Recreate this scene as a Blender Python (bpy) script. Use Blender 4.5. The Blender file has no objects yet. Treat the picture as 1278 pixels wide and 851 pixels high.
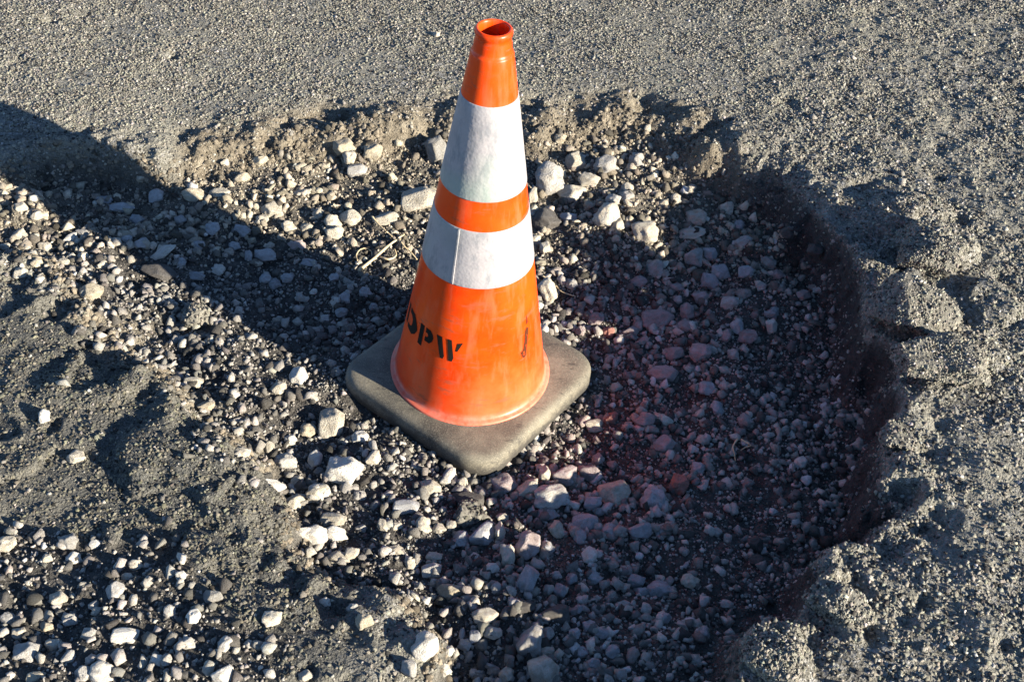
import bpy, bmesh, math, random
import numpy as np
from mathutils import Matrix, Vector, noise as mnoise

R = math.radians
SC = bpy.context.scene
COL = SC.collection
rng = np.random.default_rng(7)
random.seed(7)

# ------------------------------------------------------------------ camera
# calibrated from the cone (28 inch, 6 inch and 4 inch collars): metres, z = 0 under the cone's base
F, PITCH, ROLL, DIST, CXM, ZT = 1447.3, 0.7621, 0.02707, 2.05156, 0.07612, 0.10183
PW, PH = 1278.0, 851.0
fw = np.array([0, math.cos(PITCH), -math.sin(PITCH)])
_rt = np.array([1.0, 0, 0]); _up = np.cross(_rt, fw)
r2 = math.cos(ROLL) * _rt + math.sin(ROLL) * _up
u2 = -math.sin(ROLL) * _rt + math.cos(ROLL) * _up
CAM = np.array([CXM, 0, ZT]) - DIST * fw
cd = bpy.data.cameras.new('camera'); cam = bpy.data.objects.new('camera', cd); COL.objects.link(cam)
cd.sensor_width = 36; cd.lens = F / PW * 36; cd.clip_start = 0.05; cd.clip_end = 500
cam.matrix_world = Matrix(((r2[0], u2[0], -fw[0], CAM[0]), (r2[1], u2[1], -fw[1], CAM[1]), (r2[2], u2[2], -fw[2], CAM[2]), (0, 0, 0, 1)))
SC.camera = cam

# ------------------------------------------------------------------ light
SUN_EL, SUN_AZ = 14.5, 29.0          # low sun from the right, a little from the viewer's side
sdir = Vector((-math.cos(R(SUN_AZ)) * math.cos(R(SUN_EL)), math.sin(R(SUN_AZ)) * math.cos(R(SUN_EL)), -math.sin(R(SUN_EL))))
sl = bpy.data.lights.new('sun', 'SUN'); so = bpy.data.objects.new('sun', sl); COL.objects.link(so)
sl.energy = 5.0; sl.angle = R(0.5); sl.color = (1.0, 0.90, 0.74)
so.rotation_euler = sdir.to_track_quat('-Z', 'Y').to_euler(); so.location = (3, -2, 2)
w = bpy.data.worlds.new('World'); SC.world = w; w.use_nodes = True
nt = w.node_tree; bg = nt.nodes['Background']
sky = nt.nodes.new('ShaderNodeTexSky'); sky.sky_type = 'NISHITA'; sky.sun_disc = False
sky.sun_elevation = R(SUN_EL); sky.sun_rotation = math.atan2(math.cos(R(SUN_AZ)), -math.sin(R(SUN_AZ)))
nt.links.new(sky.outputs[0], bg.inputs[0]); bg.inputs[1].default_value = 0.076
sky.altitude = 2500; sky.dust_density = 0.2; sky.air_density = 0.9; sky.ozone_density = 3.0
SC.view_settings.view_transform = 'Standard'; SC.view_settings.look = 'None'
SC.view_settings.exposure = 2.05; SC.view_settings.gamma = 1.0

# ------------------------------------------------------------------ small maths
def proj(P):
    d = P - CAM; z = d @ fw
    return np.stack([PW / 2 + F * (d @ r2) / z, PH / 2 - F * (d @ u2) / z], -1), z

def ray(u, v):
    return fw + (u - PW / 2) / F * r2 - (v - PH / 2) / F * u2

def unproj(u, v, z0):
    d = ray(u, v); return CAM + (z0 - CAM[2]) / d[2] * d

def hash2(ix, iy, seed):
    h = (ix.astype(np.int64) * 374761393 + iy.astype(np.int64) * 668265263 + seed * 974634777) & 0xffffffff
    h = ((h ^ (h >> 13)) * 1274126177) & 0xffffffff
    return ((h ^ (h >> 16)) & 0xffff) / 65535.0

def vnoise(x, y, s, seed):
    x = x / s; y = y / s
    ix = np.floor(x); iy = np.floor(y); fx = x - ix; fy = y - iy
    fx = fx ** 3 * (fx * (fx * 6 - 15) + 10); fy = fy ** 3 * (fy * (fy * 6 - 15) + 10)
    a = hash2(ix, iy, seed); b = hash2(ix + 1, iy, seed); c = hash2(ix, iy + 1, seed); d = hash2(ix + 1, iy + 1, seed)
    return (a + (b - a) * fx) * (1 - fy) + (c + (d - c) * fx) * fy - 0.5

def fbm(x, y, s, octs, seed, gain=0.5):
    o = 0; a = 1.0
    for k in range(octs):
        ca, sa = math.cos(0.7 * k + seed), math.sin(0.7 * k + seed)
        o = o + a * vnoise(x * ca - y * sa, x * sa + y * ca, s, seed * 17 + k); a *= gain; s *= 0.5
    return o

def sstep(a, b, t):
    t = np.clip((t - a) / (b - a), 0, 1); return t * t * (3 - 2 * t)

def shepard(ctrl, x, y, pw=3.0):
    n = 0; dsum = 0
    for cx, cy, v in ctrl:
        wgt = 1.0 / ((x - cx) ** 2 + (y - cy) ** 2 + 0.004) ** (pw / 2); n = n + wgt * v; dsum = dsum + wgt
    return n / dsum

def sdist(poly, x, y):
    """signed distance to a polygon, positive inside"""
    best = np.full(x.shape, 1e9); ins = np.zeros(x.shape, bool)
    for (ax, ay), (bx, by) in zip(poly, poly[1:] + poly[:1]):
        ex, ey = bx - ax, by - ay; t = np.clip(((x - ax) * ex + (y - ay) * ey) / (ex * ex + ey * ey + 1e-12), 0, 1)
        best = np.minimum(best, (x - ax - t * ex) ** 2 + (y - ay - t * ey) ** 2)
        c = (ay > y) != (by > y)
        ins ^= c & (x < (bx - ax) * (y - ay) / (by - ay + 1e-15) + ax)
    return np.where(ins, 1, -1) * np.sqrt(best)

# ------------------------------------------------------------------ the pothole's shape (surveyed off the photograph, on the road's plane)
RIM = [(-90, 215, .12), (-30, 200, .125), (20, 190, .13), (45, 178, .13), (100, 176, .13), (160, 182, .125), (205, 188, .12), (228, 176, .11), (262, 170, .11), (310, 164, .11), (350, 158, .11),
       (385, 150, .11), (408, 138, .11), (432, 150, .11), (470, 146, .11), (520, 140, .11), (556, 132, .11), (600, 134, .11), (650, 138, .11), (700, 132, .11), (750, 130, .11),
       (785, 128, .11), (806, 136, .11), (840, 142, .11), (868, 150, .11), (890, 168, .115), (922, 178, .115), (950, 192, .12), (982, 204, .12), (1000, 226, .12), (1012, 250, .12),
       (1036, 268, .12), (1058, 290, .12), (1074, 318, .12), (1086, 346, .125), (1084, 378, .125), (1092, 402, .125), (1122, 424, .125),
       (1136, 452, .125), (1138, 492, .125), (1126, 530, .125), (1108, 566, .125), (1108, 596, .125), (1140, 618, .125), (1146, 640, .125), (1112, 652, .125), (1092, 668, .125),
       (1046, 682, .12), (1030, 700, .12), (1032, 726, .12), (1018, 746, .12), (1004, 776, .12), (968, 786, .12), (944, 800, .12), (938, 830, .12), (920, 870, .12), (860, 905, .11), (780, 915, .11),
       (690, 925, .10), (600, 915, .10), (540, 880, .10), (512, 850, .10), (516, 822, .10), (520, 792, .10), (494, 770, .10), (468, 736, .10), (432, 738, .10), (400, 716, .10), (366, 700, .10), (352, 676, .10), (352, 640, .10),
       (334, 606, .10), (306, 584, .10), (292, 560, .10), (262, 536, .10), (222, 510, .10), (196, 478, .10), (160, 456, .10), (118, 440, .10), (84, 404, .10), (56, 350, .095), (20, 330, .09), (-40, 318, .09), (-120, 300, .09)]
RIMW = [tuple(unproj(u, v, z)[:2]) for u, v, z in RIM]
def ctl(L): return [(*unproj(u, v, z)[:2], z if len(q) == 0 else q[0]) for u, v, z, *q in L]
FLOOR = ctl([(590, 470, .006), (470, 440, .006), (600, 380, -.002), (700, 420, -.02), (650, 540, -.018), (740, 470, -.032), (850, 450, -.042), (1000, 480, -.045), (1090, 500, -.045), (900, 330, -.015), (800, 240, .032), (680, 220, .036), (950, 240, .02), (1040, 320, -.02),
             (500, 230, .045), (520, 175, .065), (400, 190, .065), (650, 175, .06), (800, 175, .055), (400, 260, .043), (300, 215, .065), (430, 320, .018), (200, 270, .045), (80, 260, .05), (0, 290, .06), (280, 330, .03), (350, 420, .006), (200, 370, .05), (90, 340, .075), (250, 450, .05),
             (300, 520, .045), (390, 520, .012), (400, 600, .02), (480, 660, .022), (560, 620, .0), (600, 720, .02), (700, 640, -.012), (760, 560, -.03), (700, 800, .025), (800, 700, -.015), (760, 850, .04), (900, 600, -.03), (900, 750, -.005), (1000, 640, -.025), (1070, 600, -.04), (850, 840, .03)])
ASPH = ctl([(0, 60, .14), (-60, 140, .14), (60, 130, .138), (150, 160, .128), (150, 20, .12), (400, 50, .11), (800, 50, .11), (1200, 50, .115), (1200, 300, .12), (1200, 600, .125), (1200, 850, .122), (1000, 840, .118), (950, 820, .118), (0, 420, .09), (100, 520, .095), (250, 620, .102), (350, 780, .10), (100, 800, .095), (450, 830, .10), (0, 265, .10), (250, 140, .112), (980, 150, .115)])
WALLW = [(*unproj(u, v, .1)[:2], q) for u, v, q in [(100, 200, .05), (300, 180, .10), (480, 150, .115), (700, 140, .11), (850, 150, .095), (1000, 230, .06), (1100, 330, .05), (1090, 390, .04), (1138, 470, .05), (1110, 580, .05), (1060, 680, .05), (950, 800, .05), (700, 900, .06), (515, 800, .05), (350, 650, .05), (250, 540, .055), (120, 430, .07), (20, 330, .08)]]
PITS = [(422, 143, 13, .028), (564, 117, 13, .028), (800, 124, 15, .03), (886, 152, 15, .025), (1196, 276, 11, .014), (1196, 358, 11, .012), (1168, 418, 9, .016), (1206, 398, 11, .016), (1118, 318, 24, .022), (1092, 296, 20, .020), (1140, 335, 14, .018), (1252, 345, 12, .012), (1225, 380, 9, .010), (1232, 300, 12, .008), (1180, 268, 12, .015), (1075, 232, 14, .014), (1170, 220, 12, .01), (985, 130, 14, .012),
        (105, 28, 9, .014), (217, 75, 8, .012), (28, 88, 12, .012), (65, 34, 8, .01), (1130, 615, 16, .03), (1075, 640, 14, .02), (1064, 740, 15, .028), (1082, 790, 14, .026), (1150, 755, 10, .014), (1205, 806, 12, .016), (1250, 810, 10, .014), (1128, 778, 9, .014), (1165, 700, 12, .012), (1220, 470, 14, .012),
        (66, 448, 17, .014), (40, 510, 14, .014), (150, 520, 18, .013), (250, 650, 16, .015), (200, 590, 13, .014), (130, 545, 16, .014), (280, 710, 18, .014), (160, 640, 20, .012), (360, 735, 10, .012), (385, 690, 10, .012), (290, 660, 10, .01), (330, 770, 12, .012)]
PITW = []
for u, v, r_, dp in PITS:
    c = unproj(u, v, .11); PITW.append((c[0], c[1], r_ / F * np.linalg.norm(c - CAM), dp * (.6 if u < 400 and v > 430 else 1)))
LUMPS = [(8, 238, 42, 30, .02), (1120, 265, 30, 20, .012), (1172, 312, 38, 26, .030), (1150, 268, 40, 14, .014), (1185, 446, 60, 30, .014), (1150, 305, 30, 22, .012), (1235, 380, 30, 26, .012), (975, 815, 36, 36, .016), (1055, 760, 20, 40, .01), (880, 145, 30, 12, .01), (480, 150, 50, 10, .012), (330, 520, 30, 20, .0), (200, 560, 55, 35, .010), (110, 470, 60, 28, .008), (300, 620, 45, 30, .008), (765, 838, 34, 26, .03), (975, 255, 34, 14, .02)]
LUMPW = []
for u, v, a_, b_, hh in LUMPS:
    c = unproj(u, v, .11); k = np.linalg.norm(c - CAM) / F; LUMPW.append((c[0], c[1], a_ * k, b_ * k / .72, hh))

def survey(x, y, full=False):
    """height of the ground; full also returns how far inside the pothole (d), the wall blend (t) and the zone masks"""
    d0 = sdist(RIMW, x, y)
    d = d0 + 0.030 * fbm(x, y, .09, 4, 3, .6)
    t = sstep(0, 1, np.clip(d / shepard(WALLW, x, y, 4.0), 0, 1))
    uv, _ = proj(np.stack([x, y, np.full_like(x, .1)], -1))
    u, v = uv[:, 0], uv[:, 1]
    rough = sstep(820, 1080, u + .35 * v - 60)               # the right side is rougher, open asphalt
    left = sstep(520, 380, u) * sstep(290, 400, v) * (1 - t)
    za = shepard(ASPH, x, y) + 0.006 * fbm(x, y, .35, 3, 5) + (0.0028 + .0050 * rough + .0028 * left) * fbm(x, y, .05, 4, 9, .6)
    led = fbm(x, y, .16, 3, 21)
    za = za + left * (0.010 * sstep(-.005, .02, led) - .006)
    crumb = np.exp(-(np.minimum(d, 0) / .05) ** 2) * (1 - t)
    za = za + crumb * (0.026 * fbm(x, y, .06, 4, 31, .6) - .009)
    for cx, cy, rr, dp in PITW:
        q = ((x - cx) ** 2 + (y - cy) ** 2) / rr ** 2
        za = za - dp * np.exp(-np.maximum(q + 1.3 * fbm(x, y, .03, 3, 41), 0) * 1.3)
    lump = 0
    for cx, cy, a_, b_, hh in LUMPW:
        q = ((x - cx) / a_) ** 2 + ((y - cy) / b_) ** 2
        lump = lump + hh * sstep(1.3, .5, q + .7 * fbm(x, y, .05, 3, 43))
    zf = shepard(FLOOR, x, y) + 0.020 * fbm(x, y, .11, 4, 12, .55) + .006 * fbm(x, y, .016, 2, 14)
    wallb = t * (1 - t) * 4
    z = za * (1 - t) + zf * t + lump + wallb * (.030 - .014 * sstep(900, 1000, u)) * fbm(x, y, .05, 5, 61, .52)
    if not full: return z
    tan = np.clip(crumb * 1.2 + wallb, 0, 1) * sstep(330, 230, v) * sstep(205, 240, u) * sstep(960, 880, u)
    return z, d, t, np.clip(tan, 0, 1), left, rough, u, v

# ------------------------------------------------------------------ materials
class N:
    def __init__(s, name):
        s.m = bpy.data.materials.new(name); s.m.use_nodes = True; s.t = s.m.node_tree
        s.b = s.t.nodes['Principled BSDF']
    def n(s, typ, **k):
        o = s.t.nodes.new(typ)
        for a, v in k.items():
            if a.startswith('i_'): o.inputs[a[2:].replace('_', ' ')].default_value = v
            else: setattr(o, a, v)
        return o
    def l(s, a, b): s.t.links.new(a, b)
    def noise(s, scale, detail=4, rough=.55, vec=None):
        o = s.n('ShaderNodeTexNoise', i_Scale=scale, i_Detail=detail, i_Roughness=rough)
        if vec is not None: s.l(vec, o.inputs['Vector'])
        return o.outputs['Fac']
    def ramp(s, fac, pts):
        o = s.n('ShaderNodeValToRGB'); e = o.color_ramp.elements
        while len(e) < len(pts): e.new(.5)
        for el, (p, c) in zip(e, pts): el.position = p; el.color = (*c, 1) if len(c) == 3 else c
        s.l(fac, o.inputs[0]); return o.outputs[0]
    def grey(s, fac, a, b): return s.ramp(fac, [(a, (0, 0, 0)), (b, (1, 1, 1))])
    def mix(s, fac, a, b, mode='MIX'):
        o = s.n('ShaderNodeMix', data_type='RGBA', blend_type=mode)
        for sock, v in ((o.inputs['Factor'], fac), (o.inputs['A'], a), (o.inputs['B'], b)):
            if hasattr(v, 'links'): s.l(v, sock)
            elif isinstance(v, tuple): sock.default_value = (*v, 1)
            else: sock.default_value = v
        return o.outputs['Result']
    def attr(s, name, typ='GEOMETRY', out='Fac'):
        o = s.n('ShaderNodeAttribute', attribute_name=name, attribute_type=typ); return o.outputs[out]
    def math(s, op, a, b=0.0):
        o = s.n('ShaderNodeMath', operation=op)
        for i, v in enumerate((a, b)):
            if hasattr(v, 'links'): s.l(v, o.inputs[i])
            else: o.inputs[i].default_value = v
        return o.outputs[0]
    def bump(s, h, strength, dist, prev=None):
        o = s.n('ShaderNodeBump', i_Strength=strength, i_Distance=dist); s.l(h, o.inputs['Height'])
        if prev is not None: s.l(prev, o.inputs['Normal'])
        return o.outputs[0]
    def out(s, col, rough=.9, normal=None, spec=.3):
        if hasattr(col, 'links'): s.l(col, s.b.inputs['Base Color'])
        else: s.b.inputs['Base Color'].default_value = (*col, 1)
        if hasattr(rough, 'links'): s.l(rough, s.b.inputs['Roughness'])
        else: s.b.inputs['Roughness'].default_value = rough
        s.b.inputs['Specular IOR Level'].default_value = spec
        if normal is not None: s.l(normal, s.b.inputs['Normal'])
        return s.m

def ground_material():
    k = N('weathered road and pothole soil'); pos = k.n('ShaderNodeNewGeometry').outputs['Position']
    n1 = k.noise(6, 5, .6, pos); n2 = k.noise(60, 4, .6, pos); n3 = k.noise(340, 3, .6, pos)
    vo = k.n('ShaderNodeTexVoronoi', i_Scale=210.0); k.l(pos, vo.inputs['Vector'])
    cell = k.n('ShaderNodeSeparateColor'); k.l(vo.outputs['Color'], cell.inputs[0])
    asph = k.ramp(n3, [(.3, (.065, .062, .053)), (.55, (.130, .124, .105)), (.75, (.22, .21, .178))])
    asph = k.mix(k.grey(cell.outputs[0], .55, .95), asph, (.26, .255, .24))
    asph = k.mix(k.grey(n1, .40, .66), asph, (.195, .187, .155))
    soil = k.ramp(n2, [(.3, (.026, .0245, .0225)), (.55, (.062, .058, .052)), (.8, (.125, .116, .103))])
    soil = k.mix(k.math('MULTIPLY', k.grey(n3, .55, .8), .5), soil, (.14, .125, .11))
    dusts = k.ramp(n3, [(.25, (.075, .064, .048)), (.5, (.17, .15, .115)), (.8, (.30, .275, .22))])
    soil = k.mix(k.math('MULTIPLY', k.attr('dust'), .9), soil, dusts)
    tan = k.ramp(n2, [(.25, (.075, .062, .044)), (.5, (.145, .124, .092)), (.8, (.24, .212, .162))])
    old = k.ramp(n3, [(.28, (.036, .036, .032)), (.55, (.095, .093, .082)), (.8, (.20, .196, .175))])
    old = k.mix(k.math('MULTIPLY', k.grey(n1, .42, .6), .45), old, (.16, .15, .122))
    c = k.mix(k.attr('left'), asph, old)
    c = k.mix(k.attr('bed'), c, soil)
    c = k.mix(k.math('MULTIPLY', k.attr('wall_shade'), .9), c, k.ramp(n2, [(.3, (.016, .016, .0165)), (.7, (.046, .045, .044))]))  # shade of the right pothole wall, painted in as near-black
    c = k.mix(k.math('MULTIPLY', k.attr('tan'), .9), c, tan)
    nm = k.bump(n3, 1.0, .005); nm = k.bump(vo.outputs['Distance'], .7, .004, nm); nm = k.bump(n2, .8, .010, nm)
    return k.out(c, .93, nm, .2)

def stone_material(name, src):
    k = N(name)
    tc = k.n('ShaderNodeTexCoord').outputs['Object']; rnd = k.n('ShaderNodeObjectInfo').outputs['Random']
    if src == 'object': base = k.n('ShaderNodeObjectInfo').outputs['Color']
    else: base = k.attr('tint', 'INSTANCER', 'Color')
    off = k.n('ShaderNodeVectorMath', operation='ADD'); k.l(tc, off.inputs[0])
    cmb = k.n('ShaderNodeCombineXYZ'); k.l(k.math('MULTIPLY', rnd, 50), cmb.inputs[0]); k.l(k.math('MULTIPLY', rnd, 31), cmb.inputs[1]); k.l(cmb.outputs[0], off.inputs[1])
    v = off.outputs[0]
    a = k.noise(2.2, 4, .6, v); b = k.noise(9, 4, .65, v); c3 = k.noise(26, 2, .6, v)
    col = k.mix(k.grey(a, .35, .68), base, k.mix(1.0, base, (.72, .68, .62), 'MULTIPLY'))
    col = k.mix(k.math('MULTIPLY', k.grey(b, .54, .70), .55), col, k.mix(1.0, base, (.38, .36, .36), 'MULTIPLY'))
    col = k.mix(k.math('MULTIPLY', k.grey(c3, .56, .72), .5), col, k.mix(1.0, base, (1.4, 1.36, 1.28), 'MULTIPLY'))
    nm = k.bump(b, .55, .12); nm = k.bump(c3, .35, .05, nm)
    return k.out(col, .88, nm, .25)

def plain(name, c0, c1, scale, rough=.7, bump=.2, dist=.002, spec=.4):
    k = N(name); v = k.n('ShaderNodeTexCoord').outputs['Object']; n_ = k.noise(scale, 5, .6, v)
    return k.out(k.ramp(n_, [(.3, c0), (.7, c1)]), rough, k.bump(n_, bump, dist), spec)

M_GROUND = ground_material()
M_STONE = stone_material('limestone', 'object')
M_GRAVEL = stone_material('crushed gravel', 'instancer')
M_TWIG = plain('dry straw', (.30, .22, .12), (.52, .42, .26), 60)

# ------------------------------------------------------------------ mesh helpers
def link(name, me, mat=None, parent=None):
    o = bpy.data.objects.new(name, me); COL.objects.link(o)
    if mat is not None: me.materials.append(mat)
    if parent is not None: o.parent = parent
    return o
def tag(o, label=None, cat=None, group=None, kind=None):
    for k_, v_ in (('label', label), ('category', cat), ('group', group), ('kind', kind)):
        if v_: o[k_] = v_
    return o
def np_mesh(name, verts, faces, smooth=True):
    me = bpy.data.meshes.new(name); faces = np.asarray(faces, np.int32); nf, k_ = faces.shape
    me.vertices.add(len(verts)); me.vertices.foreach_set('co', np.asarray(verts, np.float32).ravel())
    me.loops.add(nf * k_); me.loops.foreach_set('vertex_index', faces.ravel())
    me.polygons.add(nf); me.polygons.foreach_set('loop_start', np.arange(0, nf * k_, k_, dtype=np.int32))
    me.update(calc_edges=True); me.validate()
    if smooth: me.polygons.foreach_set('use_smooth', np.ones(len(me.polygons), bool))
    return me
def setattr_f(me, name, arr, typ='FLOAT'):
    a = me.attributes.new(name, typ, 'POINT')
    a.data.foreach_set('vector' if typ == 'FLOAT_VECTOR' else 'value', np.asarray(arr, np.int32 if typ == 'INT' else np.float32).ravel())

def rock_geo(seed, sub, cuts, rough, amp2=.03):
    """an angular crushed stone: a ball cut by random planes, then roughened; bounding box scaled to +-1"""
    rs = np.random.default_rng(seed)
    bm = bmesh.new(); bmesh.ops.create_icosphere(bm, subdivisions=sub, radius=1)
    V = np.array([v.co[:] for v in bm.verts]); Fc = np.array([[v.index for v in f.verts] for f in bm.faces]); bm.free()
    nrm = V.copy()
    n_ = rs.normal(size=(400, 3)); n_ /= np.linalg.norm(n_, axis=1)[:, None]; sel = [0]
    for q in range(1, 400):
        if len(sel) < cuts + 7 and (n_[sel] @ n_[q]).max() < .70 - .1 * (q < 60): sel.append(q)
    n_ = n_[sel]; d = rs.uniform(.56, 1.0, len(n_)); V = V / (np.sum(np.maximum(V @ n_.T / d, 0) ** 36, 1) ** (1 / 36.0))[:, None]
    V = V * np.array([1, rs.uniform(.75, 1.0), rs.uniform(.65, .95)])
    if rough > 0:
        off = Vector(rs.uniform(0, 90, 3))
        nz = np.array([mnoise.fractal(Vector(v) * 1.6 + off, .9, 2.1, 5) for v in V]); V = V + nrm * (nz * rough)[:, None]
        nz = np.array([mnoise.noise(Vector(v) * 7 + off) for v in V]); V = V + nrm * (nz * amp2)[:, None]
    lo, hi = V.min(0), V.max(0)
    return (V - (lo + hi) / 2) / ((hi - lo) / 2), Fc

def hull_geo(seed, n):
    rs = np.random.default_rng(seed); P = rs.normal(size=(n, 3)); P /= np.linalg.norm(P, axis=1)[:, None]; P *= np.array([1, rs.uniform(.7, 1), rs.uniform(.6, .95)]) * rs.uniform(.8, 1.1, (n, 1))
    bm = bmesh.new(); [bm.verts.new(p) for p in P]; h = bmesh.ops.convex_hull(bm, input=bm.verts[:])
    bmesh.ops.delete(bm, geom=[v for v in bm.verts if not v.link_faces], context='VERTS'); bmesh.ops.triangulate(bm, faces=bm.faces[:]); bmesh.ops.recalc_face_normals(bm, faces=bm.faces[:])
    bm.verts.index_update(); V = np.array([v.co[:] for v in bm.verts]); Fc = np.array([[v.index for v in f.verts] for f in bm.faces]); bm.free()
    lo, hi = V.min(0), V.max(0); return (V - (lo + hi) / 2) / ((hi - lo) / 2), Fc

def scatter_tree():
    """instances the small stones stored in the object's own mesh (islands, pid >= 0) on its loose points (pid = -1)"""
    g = bpy.data.node_groups.new('scatter stones', 'GeometryNodeTree')
    g.interface.new_socket('Geometry', in_out='INPUT', socket_type='NodeSocketGeometry')
    g.interface.new_socket('Geometry', in_out='OUTPUT', socket_type='NodeSocketGeometry')
    nn = g.nodes.new; L = g.links.new
    gi = nn('NodeGroupInput'); go = nn('NodeGroupOutput')
    def na(name, typ):
        o = nn('GeometryNodeInputNamedAttribute'); o.data_type = typ; o.inputs['Name'].default_value = name; return o.outputs['Attribute']
    pid = na('pid', 'INT'); cmp_ = nn('FunctionNodeCompare'); cmp_.data_type = 'INT'; cmp_.operation = 'GREATER_EQUAL'
    L(pid, [s for s in cmp_.inputs if s.enabled][0]); [s for s in cmp_.inputs if s.enabled][1].default_value = 0
    sep = nn('GeometryNodeSeparateGeometry'); sep.domain = 'POINT'; L(gi.outputs[0], sep.inputs['Geometry']); L(cmp_.outputs[0], sep.inputs['Selection'])
    sp = nn('GeometryNodeSplitToInstances'); sp.domain = 'POINT'; L(sep.outputs['Selection'], sp.inputs['Geometry']); L(pid, sp.inputs['Group ID'])
    iop = nn('GeometryNodeInstanceOnPoints'); L(sep.outputs['Inverted'], iop.inputs['Points']); L(sp.outputs['Instances'], iop.inputs['Instance'])
    iop.inputs['Pick Instance'].default_value = True
    L(na('idx', 'INT'), iop.inputs['Instance Index']); L(na('scl', 'FLOAT_VECTOR'), iop.inputs['Scale'])
    e2r = nn('FunctionNodeEulerToRotation'); L(na('rot', 'FLOAT_VECTOR'), e2r.inputs[0]); L(e2r.outputs[0], iop.inputs['Rotation'])
    L(iop.outputs[0], go.inputs[0]); return g
SCATTER = scatter_tree()

def scatter(name, protos, pts, scl, rot, tint, mat, parent=None):
    nv = 0; V = []; Fs = []; pid = []
    for i, (v, f) in enumerate(protos): V.append(v); Fs.append(f + nv); nv += len(v); pid += [i] * len(v)
    n = len(pts); V = np.concatenate(V + [pts]); Fs = np.concatenate(Fs)
    me = np_mesh(name, V, Fs, False)
    z = np.zeros((nv, 3))
    setattr_f(me, 'pid', pid + [-1] * n, 'INT'); setattr_f(me, 'idx', np.concatenate([np.zeros(nv), rng.integers(0, len(protos), n)]), 'INT')
    setattr_f(me, 'scl', np.concatenate([z, scl]), 'FLOAT_VECTOR'); setattr_f(me, 'rot', np.concatenate([z, rot]), 'FLOAT_VECTOR')
    setattr_f(me, 'tint', np.concatenate([z, tint]), 'FLOAT_VECTOR')
    o = link(name, me, mat, parent); md = o.modifiers.new('scatter', 'NODES'); md.node_group = SCATTER
    o['kind'] = 'stuff'; return o

# ------------------------------------------------------------------ the ground: one sheet, fine round the pothole, growing coarser to the horizon
STEP = 0.005
def axis(lo, hi):
    core = np.arange(lo, hi + STEP / 2, STEP); g = []; s = STEP; p = 0
    while p < 60: s *= 1.28; p += s; g.append(p)
    g = np.array(g); return np.concatenate([lo - g[::-1], core, hi + g])
gx, gy = axis(-1.50, 1.62), axis(-0.98, 1.52)
GX, GY = np.meshgrid(gx, gy, indexing='ij')
X, Y = GX.ravel(), GY.ravel()
Z, D_, T_, TAN, LEFT, ROUGH, U_, V_ = survey(X, Y, True)
far = np.maximum.reduce([np.maximum(-1.5 - X, X - 1.62), np.maximum(-.98 - Y, Y - 1.52), np.zeros_like(X)])
Z = Z * np.exp(-far / 3) + .11 * (1 - np.exp(-far / 3)); LEFT = LEFT * np.exp(-far / .5)
nx, ny = len(gx), len(gy)
FIELDS = [q.reshape(nx, ny) for q in (Z, D_, T_, TAN, LEFT, ROUGH, U_, V_)]
def H(x, y, full=False):
    i = np.clip(np.searchsorted(gx, x) - 1, 0, nx - 2); j = np.clip(np.searchsorted(gy, y) - 1, 0, ny - 2)
    a = (x - gx[i]) / (gx[i + 1] - gx[i]); b = (y - gy[j]) / (gy[j + 1] - gy[j])
    def at(q): return (q[i, j] * (1 - a) + q[i + 1, j] * a) * (1 - b) + (q[i, j + 1] * (1 - a) + q[i + 1, j + 1] * a) * b
    return tuple(at(q) for q in FIELDS) if full else at(FIELDS[0])
def hit(u, v, lift=0.0):
    z = np.array([.05])
    for _ in range(14):
        p = unproj(u, v, float(z[0]) + lift); z = .5 * z + .5 * H(np.array([p[0]]), np.array([p[1]]))
    return unproj(u, v, float(z[0]) + lift)


idx = np.arange(nx * ny).reshape(nx, ny)
Q = np.stack([idx[:-1, :-1], idx[1:, :-1], idx[1:, 1:], idx[:-1, 1:]], -1).reshape(-1, 4)
inside = (T_[Q].mean(1) > .5)
BOTTOMLEFT = [(-120, 660), (60, 650), (130, 675), (205, 668), (250, 725), (290, 775), (350, 800), (335, 851), (300, 960), (-120, 960)]
def pxin(poly, u, v): return sdist([tuple(map(float, q)) for q in poly], u, v)
BL = sstep(-14, 16, pxin(BOTTOMLEFT, U_, V_) + 26 * fbm(X, Y, .1, 3, 77)) * (far <= 0.3)
SLOPE = [(-120, 255), (30, 262), (110, 322), (190, 388), (250, 450), (310, 520), (350, 600), (318, 592), (225, 505), (135, 432), (60, 345), (-120, 322)]
def dusty(x, y, t, u, v):
    q = sstep(-22, 18, pxin(SLOPE, u, v) + 40 * fbm(x, y, .12, 3, 78)); top = .55 * t * sstep(300, 200, v) * sstep(960, 860, u)
    return np.maximum(q, top) * (.45 + .8 * sstep(-.3, .3, fbm(x, y, .07, 3, 79)))
DUST = dusty(X, Y, T_, U_, V_) * (far <= .3)
bedmask = np.maximum(np.clip(T_ * 1.3, 0, 1), BL * .85)
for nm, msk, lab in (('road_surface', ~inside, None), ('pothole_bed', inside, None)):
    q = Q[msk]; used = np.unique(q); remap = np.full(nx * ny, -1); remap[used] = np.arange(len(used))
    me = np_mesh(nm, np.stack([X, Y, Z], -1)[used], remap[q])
    setattr_f(me, 'bed', bedmask[used]); setattr_f(me, 'tan', TAN[used]); setattr_f(me, 'left', LEFT[used]); setattr_f(me, 'dust', DUST[used]); setattr_f(me, 'wall_shade', (sstep(.1, .5, 4 * T_ * (1 - T_)) * sstep(880, 980, U_) * sstep(180, 260, V_))[used])  # last mask: where the right wall's shade is painted into the colour
    tag(link(nm, me, M_GROUND), kind='structure')

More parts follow.
